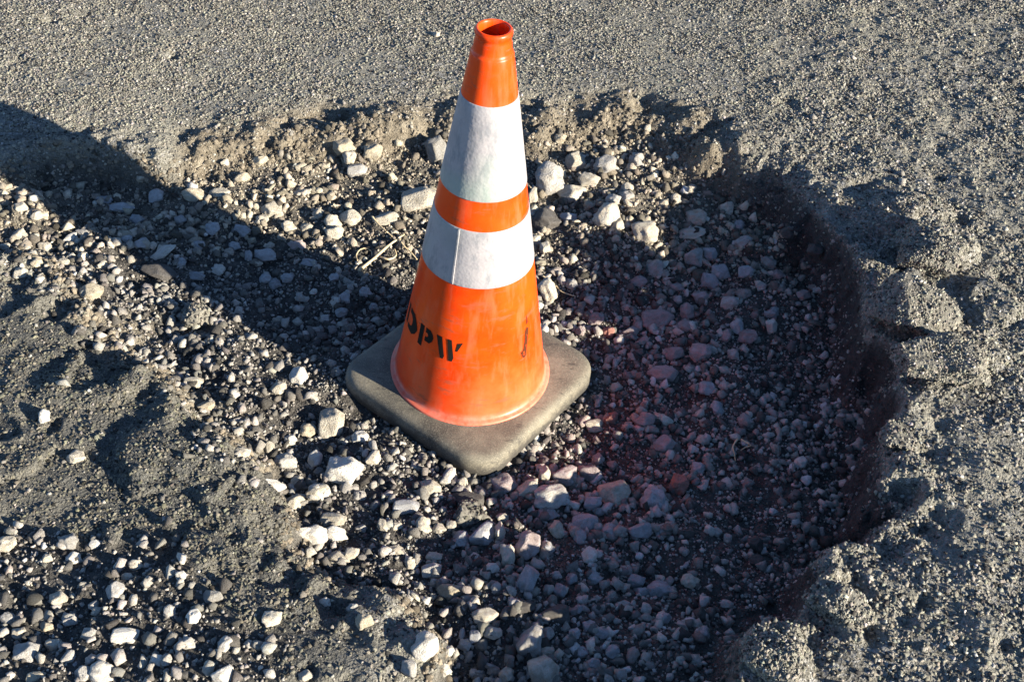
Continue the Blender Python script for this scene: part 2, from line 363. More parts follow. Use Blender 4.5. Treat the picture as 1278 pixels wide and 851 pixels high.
# ------------------------------------------------------------------ traffic cone
INCH = .0254
LEAN = .0549
h5, r5_, h1, r1_ = .0424, .1343, .6071, .04228
def rc(h): return r5_ + (r1_ - r5_) * (h - h5) / (h1 - h5)
def lathe(name, prof, mat, parent, seg=96, a0=0.0, a1=2 * math.pi):
    full = a1 - a0 > 6.28; n = seg if full else seg + 1
    an = a0 + (a1 - a0) * np.arange(n) / seg
    V = np.array([[r * math.cos(a), r * math.sin(a), h] for r, h in prof for a in an]); m = len(prof); Fs = []
    for i in range(m - 1):
        for j in range(n if full else n - 1):
            k_ = (j + 1) % n; Fs.append((i * n + j, i * n + k_, (i + 1) * n + k_, (i + 1) * n + j))
    return link(name, np_mesh(name, V, Fs), mat, parent)

def orange_material(name='worn orange plastic', dark=False):
    k = N(name); tc = k.n('ShaderNodeTexCoord').outputs['Object']
    sx = k.n('ShaderNodeSeparateXYZ'); k.l(tc, sx.inputs[0])
    a = k.noise(9, 5, .6, tc); b = k.noise(70, 4, .65, tc)
    mp = k.n('ShaderNodeMapping'); mp.inputs['Scale'].default_value = (60, 60, 7); k.l(tc, mp.inputs['Vector']); st = k.noise(1.0, 4, .6, mp.outputs[0])
    col = k.mix(k.grey(a, .35, .7), (.58, .030, .001), (.62, .066, .0025))
    col = k.mix(k.math('MULTIPLY', k.grey(st, .50, .68), .42), col, (.54, .11, .055))
    low = k.math('SUBTRACT', 1.0, k.grey(sx.outputs[2], .05, .17))
    dust = k.math('MULTIPLY', k.math('MULTIPLY', low, k.grey(a, .40, .62)), .30)
    col = k.mix(dust, col, (.52, .17, .10))
    foot = k.math('MULTIPLY', k.math('SUBTRACT', 1.0, k.grey(sx.outputs[2], .042, .052)), k.math('ADD', k.math('MULTIPLY', k.grey(b, .35, .6), .4), .25))
    col = k.mix(foot, col, (.46, .19, .14))
    col = k.mix(k.math('MULTIPLY', k.grey(b, .60, .70), .35), col, (.30, .06, .02))
    mp2 = k.n('ShaderNodeMapping'); mp2.inputs['Scale'].default_value = (16, 16, 70); mp2.inputs['Rotation'].default_value = (.5, -.4, 0); k.l(tc, mp2.inputs['Vector']); sf = k.noise(1.0, 5, .75, mp2.outputs[0])
    col = k.mix(k.math('MULTIPLY', k.grey(sf, .57, .64), .6), col, (.26, .065, .032))
    nm = k.bump(b, .12, .001); k.b.inputs['Subsurface Weight'].default_value = .0
    return k.out(col, k.ramp(a, [(.3, (.28, .28, .28)), (.7, (.44, .44, .44))]), nm, .22)

def collar_material():
    k = N('white reflective sheeting'); tc = k.n('ShaderNodeTexCoord').outputs['Object']
    a = k.noise(14, 5, .65, tc); b = k.noise(90, 4, .65, tc)
    vo = k.n('ShaderNodeTexVoronoi', i_Scale=190.0); k.l(tc, vo.inputs['Vector'])
    mp = k.n('ShaderNodeMapping'); mp.inputs['Scale'].default_value = (45, 45, 16); mp.inputs['Rotation'].default_value = (.5, .3, 0); k.l(tc, mp.inputs['Vector']); st = k.noise(1.0, 5, .7, mp.outputs[0])
    col = k.mix(k.math('MULTIPLY', k.grey(a, .45, .66), .7), (.265, .252, .258), (.20, .188, .198))
    col = k.mix(k.math('MULTIPLY', k.grey(st, .50, .63), .65), col, (.13, .14, .155))
    col = k.mix(k.math('MULTIPLY', k.grey(b, .57, .68), .6), col, (.20, .19, .205))
    col = k.mix(k.math('MULTIPLY', k.grey(k.noise(5, 2, .5, tc), .52, .64), .6), col, (.215, .285, .235))
    nm = k.bump(vo.outputs['Distance'], .35, .0008); nm = k.bump(b, .3, .0007, nm)
    return k.out(col, .55, nm, .4)

def rubber_material():
    k = N('dusty black rubber'); tc = k.n('ShaderNodeTexCoord').outputs['Object']
    a = k.noise(11, 5, .6, tc); b = k.noise(55, 5, .7, tc); c3 = k.noise(260, 3, .6, tc)
    sx = k.n('ShaderNodeSeparateXYZ'); k.l(tc, sx.inputs[0])
    col = k.ramp(a, [(.32, (.044, .041, .034)), (.5, (.098, .089, .069)), (.68, (.160, .144, .108))])
    col = k.mix(k.math('MULTIPLY', k.grey(b, .52, .68), .65), col, (.09, .082, .064))
    fine = k.noise(480, 2, .6, tc)
    col = k.mix(k.math('MULTIPLY', k.grey(fine, .50, .66), .45), col, (.25, .228, .175))
    mp = k.n('ShaderNodeMapping'); mp.inputs['Scale'].default_value = (22, 70, 30); mp.inputs['Rotation'].default_value = (0, 0, .9); k.l(tc, mp.inputs['Vector']); sc_ = k.noise(1.0, 5, .75, mp.outputs[0])
    col = k.mix(k.math('MULTIPLY', k.grey(sc_, .57, .66), .75), col, (.036, .034, .030))
    lowrub = k.math('SUBTRACT', 1.0, k.grey(k.math('ADD', sx.outputs[2], k.math('MULTIPLY', k.math('SUBTRACT', b, .5), .05)), .008, .022))
    col = k.mix(k.math('MULTIPLY', lowrub, .85), col, (.035, .033, .030))
    col = k.mix(k.math('MULTIPLY', k.grey(c3, .60, .72), .4), col, (.26, .24, .19))
    nm = k.bump(b, .35, .0025); nm = k.bump(c3, .4, .001, nm); nm = k.bump(sc_, .3, .0015, nm)
    return k.out(col, .74, nm, .25)

def paint_material(name, col, worn, lim):
    k = N(name); tc = k.n('ShaderNodeTexCoord').outputs['Object']; b = k.noise(130, 5, .7, tc); a = k.noise(45, 4, .7, tc)
    c = k.mix(k.grey(k.mix(.5, a, b), lim, lim + .07), col, worn)
    return k.out(c, .85, k.bump(b, .2, .001), .1)

M_OR = orange_material(); M_COL = collar_material(); M_RUB = rubber_material()
M_BLK = paint_material('worn black stencil paint', (.012, .010, .008), (.30, .05, .006), .60)
M_FADE = paint_material('faded stencil paint', (.055, .014, .005), (.50, .05, .002), .56)

cone = bpy.data.objects.new('traffic_cone', None); COL.objects.link(cone)
cone.rotation_euler = (0, LEAN, 0); cone.location = (0, 0, 0); cone.empty_display_size = .1
tag(cone, 'orange traffic cone with two white reflective collars standing in the pothole', 'traffic cone')
# body: flange, fillet, straight side, shoulder, neck, rolled rim, and the inside of the tube
prof = [(.1440, .0335), (.1436, .0372), (.1420, .0388), (.1385, .0396), (.1362, .0410), (rc(.0450), .0450)]
prof += [(rc(h), h) for h in np.linspace(.06, .668, 24)]
prof += [(rc(.6725), .6725), (rc(.6745) - .0003, .6745), (rc(.676) - .0016, .6756), (rc(.680) - .0023, .680), (.0278, .688), (.0262, .6945), (.0256, .6985), (.0262, .7005), (.0272, .7025), (.0276, .7055), (.0270, .7085), (.0256, .7105), (.0240, .7112), (.0226, .7105), (.0215, .708), (.0212, .702), (.0218, .690), (rc(.66) - .0045, .66)]
prof += [(rc(h) - .0045, h) for h in (.5, .3, .1, .045)]
lathe('cone_body', prof, M_OR, cone, 128)
def collar(htop, hbot, seam):
    g = .0011; n_ = 10
    pf = [(rc(hbot) - .0006, hbot), (rc(hbot) + g * .8, hbot + .0004)] + [(rc(h) + g, h) for h in np.linspace(hbot + .0015, htop - .0015, n_)] + [(rc(htop) + g * .8, htop - .0004), (rc(htop) - .0006, htop)]
    c = lathe('reflective_collar', pf, M_COL, cone, 128)
    if seam is not None:                          # the overlap where the sheeting ends: a narrow raised strip along the cone's side
        g2 = .0032; pf = [(rc(hbot) + g + .0002, hbot + .0008)] + [(rc(h) + g2, h) for h in np.linspace(hbot + .002, htop - .002, n_)] + [(rc(htop) + g + .0002, htop - .0008)]
        o = lathe('collar_seam', pf, M_COL, c, 6, R(seam - 2.2), R(seam)); sm = o.modifiers.new('thickness', 'SOLIDIFY'); sm.thickness = .0021; sm.offset = -1
    return c
collar(h1, h1 - 6 * INCH, None); collar(h1 - 8 * INCH, h1 - 12 * INCH, -113.5)

def patch(name, poly, mat, parent, lift=.0006, nsub=5):
    """a flat painted shape laid on the cone's side: polygon in (degrees round the cone, height)"""
    bm = bmesh.new(); vs = [bm.verts.new((a * .0022, h, 0)) for a, h in poly]; bm.faces.new(vs)
    bmesh.ops.triangulate(bm, faces=bm.faces[:]); bmesh.ops.subdivide_edges(bm, edges=bm.edges[:], cuts=nsub, use_grid_fill=True)
    for v in bm.verts:
        a, h = v.co.x / .0022, v.co.y; q = rc(h) + lift; v.co = (q * math.cos(R(a)), q * math.sin(R(a)), h)
    bm.normal_update(); me = bpy.data.meshes.new(name); bm.to_mesh(me); bm.free()
    return link(name, me, mat, parent)
def letter(name, polys, mat=None):
    o = None
    for pl in polys:
        o2 = patch(name if o is None else 'stroke', pl, mat or M_BLK, cone if o is None else o)
        o = o or o2
    return o
B, T = .1555, .1975
letter('letter', [[(-172, B), (-167.5, B), (-167.5, T), (-172, T)],
                  [(-164.5, T), (-154, T), (-149, T - .010), (-146.2, T - .020), (-146.2, B + .018), (-149, B + .008), (-154, B), (-164.5, B), (-164.5, B + .010), (-159.5, B + .010), (-156.6, B + .014), (-156.0, B + .02), (-156.0, T - .02), (-156.6, T - .014), (-159.5, T - .010), (-164.5, T - .010)]])
letter('letter', [[(-142.6, B), (-137.4, B), (-137.4, T), (-142.6, T)],
                  [(-134.9, T), (-129.5, T), (-126.6, T - .006), (-125.6, T - .012), (-126.4, T - .020), (-129.5, T - .0265), (-134.9, T - .0265), (-134.9, T - .0172), (-132.4, T - .0172), (-131.6, T - .013), (-132.4, T - .0095), (-134.9, T - .0095)]])
letter('letter', [[(-122.8, T), (-117.2, T), (-113.2, B + .006), (-114.2, B), (-116.8, B)],
                  [(-112.0, T), (-108.0, T), (-104.8, B + .008), (-106.0, B), (-109.0, B)],
                  [(-102.6, T - .004), (-97.8, T - .001), (-102.2, B + .022), (-103.6, B + .022)]])
faded = letter('faded_mark', [[(-44.5, .157), (-43, .146), (-40.5, .1415), (-38, .145), (-37, .158), (-35.0, .172), (-33.4, .186), (-32.6, .196), (-35.2, .200), (-37.4, .196), (-38.5, .186), (-39.6, .172), (-41.5, .160)], [(-34.6, .2245), (-32.6, .208), (-35.6, .206)]], M_FADE)
# base: a thick rounded square of rubber
HALF, RC, PSI = .1755, .057, R(53)
def ring(half, rad, z, n=12):
    out = []
    for k_ in range(4):
        for t in np.linspace(0, math.pi / 2, n):
            x, y = half - rad + rad * math.cos(t), half - rad + rad * math.sin(t); a = PSI + k_ * math.pi / 2
            out.append((x * math.cos(a) - y * math.sin(a), x * math.sin(a) + y * math.cos(a), z))
    return out
L_ = [(HALF - q, RC - q * .5, z) for q, z in [(.012, -.005), (.003, -.0035), (0, .000), (.0005, .012), (.0012, .021), (.0025, .0265), (.0048, .0304), (.0085, .0332), (.014, .0347), (.022, .0353), (.06, .0355)]]
V = []; Fs = []
for hf, rd, z in L_: V += ring(hf, rd, z)
n = 48
for i in range(len(L_) - 1):
    for j in range(n): Fs.append((i * n + j, i * n + (j + 1) % n, (i + 1) * n + (j + 1) % n, (i + 1) * n + j))
V = np.array(V); V[:, 2] += .0030 * (fbm(V[:, 0], V[:, 1], .10, 4, 91)) * (V[:, 2] > .01); V[:, :2] *= 1 + .010 * fbm(np.arctan2(V[:, 1], V[:, 0]), V[:, 2] * 8, .35, 3, 93)[:, None]
me = bpy.data.meshes.new('rubber_base'); me.from_pydata(V.tolist(), [], [tuple(f) for f in Fs] + [tuple(range((len(L_) - 1) * n, len(L_) * n)), tuple(range(n - 1, -1, -1))])
me.polygons.foreach_set('use_smooth', np.ones(len(me.polygons), bool)); me.update()
link('rubber_base', me, M_RUB, cone)

# ------------------------------------------------------------------ stones one can pick out, read off the photograph
TINT = dict(c=(.50, .465, .39), w=(.60, .58, .53), g=(.39, .38, .36), m=(.27, .265, .25), b=(.35, .36, .375), p=(.345, .295, .29), r=(.34, .17, .14), d=(.10, .095, .09), f=(.42, .375, .29), o=(.10, .10, .08))  # p holds the cone's pink bounce light, b the blue of shade
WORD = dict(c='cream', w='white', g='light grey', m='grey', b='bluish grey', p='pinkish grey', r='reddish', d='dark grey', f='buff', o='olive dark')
VIEW = dict(A=(400, 0, .3524), B=(400, 300, .3524), C=(0, 80, .3759), D=(0, 400, .5302), E=(300, 550, .3756), F=(700, 100, .4523), G=(700, 450, .4711))
STONES = [
 # view, u, v, width, height, tint, image angle, label
 ('A', 350, 710, 125, 100, 'c', 0, 'large smooth cream stone touching the left side of the cone between its two white collars'),
 ('A', 815, 640, 110, 125, 'g', 0, 'large pitted grey stone right of the cone, leftmost of the pale cluster there'),
 ('A', 905, 570, 75, 75, 'c', 0, 'cream stone at the top of the pale cluster right of the cone'),
 ('A', 950, 640, 75, 62, 'c', 0, 'cream stone in the middle of the pale cluster right of the cone'),
 ('A', 890, 690, 112, 76, 'c', 0, 'broad angular cream stone just right of the big pitted grey stone'),
 ('A', 1010, 590, 84, 70, 'g', 0, 'grey angular stone at the upper right of the pale cluster right of the cone'),
 ('A', 1010, 770, 100, 112, 'c', 0, 'tall pale boulder with a pointed top at the lower end of the pale cluster'),
 ('A', 750, 690, 40, 62, 'c', 0, 'narrow cream stone wedged between the cone and the pitted grey stone'),
 ('A', 410, 530, 70, 100, 'm', 0, 'grey stone stuck in the crumbling rim just left of the upper white collar'),
 ('A', 85, 525, 84, 66, 'f', 0, 'buff stone under the dark notch in the far rim'),
 ('A', 185, 540, 72, 62, 'f', 0, 'buff stone with a flat face set in the foot of the far rim'),
 ('A', 105, 560, 50, 60, 'c', 30, None), ('A', 230, 775, 92, 50, 'c', 0, None), ('A', 105, 770, 80, 60, 'c', 0, None), ('A', 130, 605, 70, 55, 'g', 0, None), ('A', 45, 790, 60, 60, 'c', 0, None),
 ('A', 800, 780, 100, 84, 'd', 0, 'dark grey slab in the shade just right of the lower white collar'),
 ('A', 850, 490, 42, 42, 'f', 0, 'small buff stone stuck in the far rim right of the cone'),
 ('A', 410, 125, 28, 25, 'c', 0, 'lone tiny pebble on the smooth asphalt up beside the cone tip'),
 ('A', 1085, 700, 50, 45, 'g', 0, None), ('A', 1120, 560, 50, 40, 'g', 0, None), ('A', 760, 850, 45, 40, 'c', 0, None),
 ('B', 803, 178, 62, 92, 'c', 15, 'tall cream stone leaning beside the right side of the cone below the lower collar'),
 ('B', 795, 30, 42, 50, 'c', 0, 'small oval cream stone touching the lower white collar on its right'),
 ('B', 890, 155, 36, 36, 'g', 0, 'small pale stone standing above the twig right of the cone'),
 ('B', 980, 280, 50, 50, 'p', 0, None), ('B', 1020, 325, 46, 46, 'r', 0, 'small reddish stone in the shade, the highest of the reddish ones'), ('B', 920, 320, 35, 40, 'p', 0, None),
 ('B', 40, 650, 88, 124, 'c', 0, 'tall smooth cream boulder just off the left front edge of the rubber base'),
 ('B', 160, 185, 46, 40, 'b', 0, None), ('B', 85, 205, 46, 46, 'b', 0, None), ('B', 75, 255, 42, 40, 'b', 0, None), ('B', 185, 235, 36, 30, 'b', 0, None), ('B', 140, 700, 60, 50, 'w', 0, None),
 ('C', 120, 505, 45, 40, 'c', 0, None), ('C', 235, 582, 50, 46, 'w', 0, 'white stone on the lower left edge of the cone shadow'),
 ('C', 275, 560, 52, 28, 'g', 0, None), ('C', 545, 628, 92, 44, 'w', 25, 'long pale stone lying slanted in the cone shadow'),
 ('C', 725, 685, 42, 42, 'w', 0, 'round pale stone in the middle of the cone shadow'),
 ('C', 705, 550, 52, 50, 'b', 0, None), ('C', 345, 450, 62, 30, 'b', 0, None), ('C', 400, 476, 92, 40, 'b', 0, 'wide flat bluish stone in the shade under the far left rim'),
 ('C', 520, 440, 46, 56, 'b', 0, None), ('C', 646, 435, 82, 46, 'f', 0, 'wide flat buff stone half in the cone shadow under the far left rim'),
 ('C', 905, 485, 78, 62, 'c', 0, 'pale angular stone in the sunlit rubble above the cone shadow'), ('C', 1000, 430, 72, 35, 'c', 12, 'long cream stone lying near the top of the sunlit rubble left of the cone'),
 ('C', 865, 322, 56, 36, 'f', 0, 'buff stone stuck high in the crumbling far left rim'), ('C', 730, 430, 72, 36, 'c', 0, 'cream stone right at the corner where the cone shadow climbs the rim'),
 ('C', 800, 380, 60, 40, 'f', 0, None), ('C', 745, 325, 30, 22, 'c', 0, None), ('C', 985, 603, 58, 36, 'p', 0, None), ('C', 885, 640, 84, 50, 'b', 0, None), ('C', 825, 640, 26, 42, 'b', 0, None),
 ('C', 1025, 660, 52, 30, 'b', 0, None), ('C', 470, 595, 46, 40, 'b', 0, None), ('C', 535, 690, 130, 62, 'd', -20, 'broad dark slab lying flat inside the cone shadow'),
 ('C', 650, 705, 62, 36, 'b', 0, None), ('C', 780, 605, 42, 30, 'b', 0, None), ('C', 915, 730, 42, 36, 'b', 0, None), ('C', 955, 710, 42, 36, 'b', 0, None), ('C', 880, 715, 46, 42, 'b', 0, None),
 ('C', 1110, 710, 36, 30, 'b', 0, None), ('C', 1040, 757, 26, 26, 'w', 0, None), ('C', 60, 570, 62, 40, 'c', 20, None), ('C', 150, 610, 52, 40, 'c', 0, None), ('C', 70, 480, 46, 40, 'c', 0, None),
 ('C', 800, 555, 62, 40, 'b', 0, None), ('C', 870, 520, 46, 40, 'c', 0, None), ('C', 1110, 560, 62, 50, 'c', 0, None), ('C', 300, 755, 90, 60, 'f', 0, 'flat buff slab in the sunlit gravel left of the cone shadow'),
 ('C', 70, 695, 40, 46, 'c', 0, None), ('C', 960, 540, 50, 40, 'c', 0, None), ('C', 1060, 500, 45, 40, 'c', 0, None), ('C', 1020, 545, 40, 36, 'c', 0, None), ('C', 275, 640, 40, 34, 'c', 0, None), ('C', 210, 660, 40, 30, 'c', 0, None), ('C', 120, 660, 46, 36, 'f', 0, None), ('C', 340, 665, 36, 30, 'c', 0, None), ('C', 20, 610, 40, 34, 'c', 0, None), ('C', 600, 520, 40, 36, 'b', 0, None), ('C', 450, 520, 46, 40, 'b', 0, None), ('C', 420, 580, 40, 30, 'b', 0, None), ('C', 660, 600, 44, 34, 'b', 0, None), ('C', 600, 660, 36, 40, 'b', 0, None),
 ('D', 455, 148, 46, 35, 'c', 0, 'cream stone on the rubble slope down left of the cone shadow'), ('D', 105, 227, 28, 36, 'w', 0, 'white pebble alone on the old asphalt at the left'),
 ('D', 180, 320, 46, 32, 'c', 0, 'cream pebble alone on the old asphalt below the small white one'), ('D', 570, 312, 40, 32, 'c', 0, None),
 ('D', 672, 333, 56, 42, 'g', 0, None), ('D', 640, 385, 56, 22, 'w', -20, 'thin white sliver of stone on the near left rim of the pothole'), ('D', 690, 430, 46, 40, 'c', 0, None), ('D', 748, 405, 52, 46, 'c', 0, None),
 ('D', 735, 505, 70, 50, 'w', 0, None), ('D', 138, 657, 44, 36, 'c', 0, 'pebble with a lighter top in the loose gravel, the highest of the larger ones there'), ('D', 60, 787, 66, 56, 'g', 0, 'largest stone of the loose gravel in the bottom left corner'),
 ('D', 15, 528, 48, 42, 'c', 0, 'cream stone cut by the left edge of the picture above the loose gravel'), ('D', 160, 520, 46, 40, 'm', 0, None), ('D', 270, 635, 46, 46, 'g', 0, None), ('D', 295, 740, 62, 40, 'w', 0, 'wide whitish stone among the loose gravel at bottom left'),
 ('D', 240, 830, 62, 52, 'w', 0, 'white stone at the bottom edge in the loose gravel'), ('D', 445, 760, 38, 28, 'w', 0, None), ('D', 640, 700, 48, 42, 'c', 0, 'smooth rounded pebble alone on the near asphalt below the pothole rim'),
 ('D', 500, 650, 52, 36, 'm', 0, None), ('D', 455, 700, 34, 40, 'w', 0, None), ('D', 530, 760, 40, 40, 'g', 0, None), ('D', 525, 830, 50, 46, 'w', 0, 'whitish stone at the bottom edge beside the dark asphalt'), ('D', 130, 765, 46, 36, 'c', 0, None), ('D', 165, 708, 38, 35, 'g', 0, None), ('D', 208, 738, 34, 30, 'g', 0, None), ('D', 230, 685, 30, 22, 'c', 0, None), ('D', 45, 735, 36, 30, 'c', 0, None), ('D', 195, 830, 46, 40, 'g', 0, None), ('D', 85, 838, 42, 28, 'f', 0, 'brownish buff stone at the bottom edge left of the white ones'), ('D', 400, 685, 32, 30, 'g', 0, None), ('D', 175, 560, 38, 30, 'w', 0, None), ('D', 225, 525, 28, 26, 'w', 0, None), ('D', 110, 560, 30, 25, 'c', 0, None),
 ('D', 705, 135, 48, 46, 'w', 50, 'upright white shard at the lower left edge of the cone shadow'), ('D', 655, 160, 42, 36, 'c', 0, None), ('D', 485, 200, 46, 22, 'f', 0, None), ('D', 765, 662, 26, 26, 'w', 0, None), ('D', 720, 838, 36, 30, 'c', 0, None), ('D', 370, 800, 36, 30, 'w', 0, None), ('D', 725, 260, 40, 36, 'f', 0, None), ('D', 683, 280, 30, 28, 'w', 0, None), ('D', 632, 300, 30, 36, 'c', 0, None), ('D', 700, 378, 30, 30, 'c', 0, None), ('D', 320, 575, 36, 26, 'c', 0, None), ('D', 280, 578, 26, 22, 'w', 0, None), ('D', 20, 700, 36, 30, 'g', 0, None), ('D', 110, 720, 34, 26, 'f', 0, None), ('D', 300, 605, 30, 22, 'c', 0, None), ('D', 390, 800, 30, 34, 'g', 0, None), ('D', 160, 790, 36, 30, 'g', 0, None), ('D', 425, 600, 26, 26, 'w', 0, None),
 ('E', 150, 70, 78, 56, 'g', 0, 'flat topped grey stone on the left lip of the hole in front of the cone'), ('E', 340, 105, 128, 100, 'w', 0, 'big jagged white rock in front of the left side of the rubber base'),
 ('E', 260, 175, 78, 66, 'w', 0, 'white stone just below the big jagged white rock'), ('E', 180, 205, 66, 56, 'c', 0, None), ('E', 110, 150, 84, 36, 'w', -20, None), ('E', 310, 262, 84, 52, 'c', 0, None), ('E', 320, 310, 78, 50, 'w', 0, None), ('E', 325, 390, 78, 46, 'c', 0, None), ('E', 370, 375, 50, 52, 'c', 0, None), ('E', 205, 300, 64, 32, 'w', 0, None), ('E', 250, 65, 50, 60, 'w', 0, None),
 ('E', 630, 155, 78, 56, 'c', -20, 'cream stone under the front corner of the rubber base'), ('E', 690, 120, 62, 66, 'w', 0, 'speckled whitish stone tucked under the front corner of the rubber base'), ('E', 738, 142, 36, 46, 'c', 0, None),
 ('E', 875, 150, 96, 76, 'p', 0, 'pinkish grey stone in the shade right of the front corner of the rubber base'), ('E', 955, 165, 92, 56, 'c', 40, 'long cream stone tilted up, catching the sun in front of the base'), ('E', 1030, 190, 118, 86, 'g', 0, 'large rounded pale grey stone in front of the cone, right of the tilted cream one'),
 ('E', 1240, 178, 112, 106, 'c', 0, 'big cracked stone with a sunlit top in the shaded gravel right of the base'), ('E', 740, 190, 130, 50, 'd', 0, 'dark flat slab just below the front corner of the rubber base'), ('E', 550, 220, 86, 56, 'b', 0, None), ('E', 610, 285, 56, 66, 'c', 0, None), ('E', 660, 292, 46, 40, 'c', 0, None), ('E', 700, 280, 36, 40, 'c', 0, None), ('E', 515, 285, 52, 36, 'c', 0, None), ('E', 475, 285, 36, 52, 'c', 30, None),
 ('E', 730, 330, 62, 66, 'b', 0, None), ('E', 800, 310, 88, 82, 'b', 0, 'bluish grey stone right below the dark asphalt lump'), ('E', 870, 257, 42, 36, 'c', 0, None), ('E', 863, 305, 36, 66, 'c', 0, None), ('E', 885, 390, 52, 92, 'c', 0, 'upright cream stone standing between two shaded pinkish stones'), ('E', 955, 352, 80, 100, 'p', 0, 'pinkish grey stone split by a sunlit notch in front of the cone'),
 ('E', 1050, 295, 48, 66, 'c', 25, None), ('E', 1158, 380, 56, 62, 'w', 0, 'egg shaped white stone beside the dark hollow in the shaded gravel'), ('E', 1145, 275, 86, 72, 'b', 0, 'rounded bluish grey stone in the shaded gravel above the white egg shaped one'), ('E', 1020, 245, 82, 42, 'b', 0, None), ('E', 1020, 355, 46, 46, 'b', 0, None), ('E', 955, 462, 62, 116, 'b', -10, 'long bluish grey stone standing on end low in front of the cone'),
 ('E', 700, 502, 96, 60, 'f', 10, 'lumpy buff stone lying above the big white boulder near the bottom'), ('E', 813, 585, 88, 56, 'c', 0, 'two humped cream stone low in the middle of the gravel'), ('E', 607, 682, 102, 106, 'w', 0, 'big white boulder on the pothole lip at the bottom of the picture'), ('E', 962, 665, 105, 105, 'g', 0, 'large pointed grey stone above the one on the bottom edge'), ('E', 1005, 768, 106, 112, 'c', 0, 'large cream stone on the bottom edge of the picture'),
 ('E', 565, 755, 52, 66, 'g', 40, None), ('E', 745, 680, 46, 40, 'g', 0, None), ('E', 840, 640, 62, 42, 'c', 0, None), ('E', 690, 695, 42, 36, 'w', 0, None), ('E', 1020, 640, 46, 50, 'g', 0, None), ('E', 635, 430, 66, 52, 'g', 0, None), ('E', 570, 410, 46, 40, 'c', 0, None), ('E', 525, 365, 64, 32, 'c', -15, None), ('E', 645, 385, 56, 40, 'c', 0, None), ('E', 410, 600, 66, 60, 'f', 0, 'buff lump on the asphalt lip left of the big white boulder'), ('E', 280, 538, 32, 30, 'w', 0, 'small white chip on the near asphalt, nearest the hole'), ('E', 372, 555, 42, 32, 'g', 0, None),
 ('E', 1045, 570, 102, 60, 'd', 0, 'dark flat slab low in the shaded gravel in front of the cone'), ('E', 940, 550, 82, 40, 'd', 0, None), ('E', 1065, 500, 48, 52, 'b', 30, None), ('E', 1160, 620, 46, 46, 'b', 0, None), ('E', 1200, 640, 46, 36, 'b', 0, None), ('E', 1110, 640, 40, 42, 'b', 0, None), ('E', 1130, 700, 56, 40, 'b', 0, None), ('E', 1020, 700, 46, 40, 'c', 0, None), ('E', 1180, 455, 50, 40, 'b', 0, None), ('E', 1230, 300, 56, 52, 'b', 0, None), ('E', 1170, 205, 62, 50, 'b', 0, None), ('E', 1195, 235, 52, 34, 'b', 0, None), ('E', 885, 780, 50, 52, 'c', 0, None), ('E', 1120, 560, 32, 36, 'b', 0, None), ('E', 1075, 112, 92, 72, 'p', 0, 'broad pinkish stone in the reddish shade right of the base'), ('E', 1160, 110, 82, 62, 'p', 0, None), ('E', 1190, 65, 40, 46, 'p', 0, None), ('E', 1010, 115, 42, 60, 'c', 0, None), ('E', 395, 185, 46, 40, 'g', 0, None), ('E', 400, 292, 40, 30, 'g', 0, None), ('E', 1125, 320, 50, 60, 'b', 0, None), ('E', 780, 650, 40, 50, 'b', 0, None), ('E', 1180, 745, 50, 44, 'b', 0, None), ('E', 680, 760, 44, 40, 'w', 0, None), ('E', 780, 770, 44, 36, 'g', 0, None), ('E', 1100, 460, 40, 46, 'b', 0, None), ('E', 850, 490, 36, 40, 'g', 0, None), ('E', 1235, 700, 50, 50, 'b', 0, None), ('E', 440, 55, 56, 50, 'c', 0, None),
 ('F', 230, 420, 76, 66, 'c', 0, 'pale boulder at the right end of the cluster, on the edge of the shade'), ('F', 155, 405, 46, 52, 'c', 0, 'cream stone pressed between the two boulders at the low end of the pale cluster'), ('F', 372, 382, 62, 50, 'c', 0, 'cream stone at the end of the sunlit gravel, upper of two side by side'), ('F', 360, 425, 78, 40, 'c', 0, 'broad low cream stone on the shade line right of the pale cluster'), ('F', 457, 355, 40, 46, 'c', 0, 'rounded pale stone alone at the right tip of the sunlit gravel'), ('F', 180, 300, 42, 36, 'c', 0, None), ('F', 280, 345, 36, 30, 'f', 30, None), ('F', 320, 330, 36, 32, 'c', 0, None), ('F', 210, 225, 46, 40, 'g', 0, None), ('F', 145, 332, 42, 40, 'g', 0, None), ('F', 20, 380, 50, 30, 'b', 0, None),
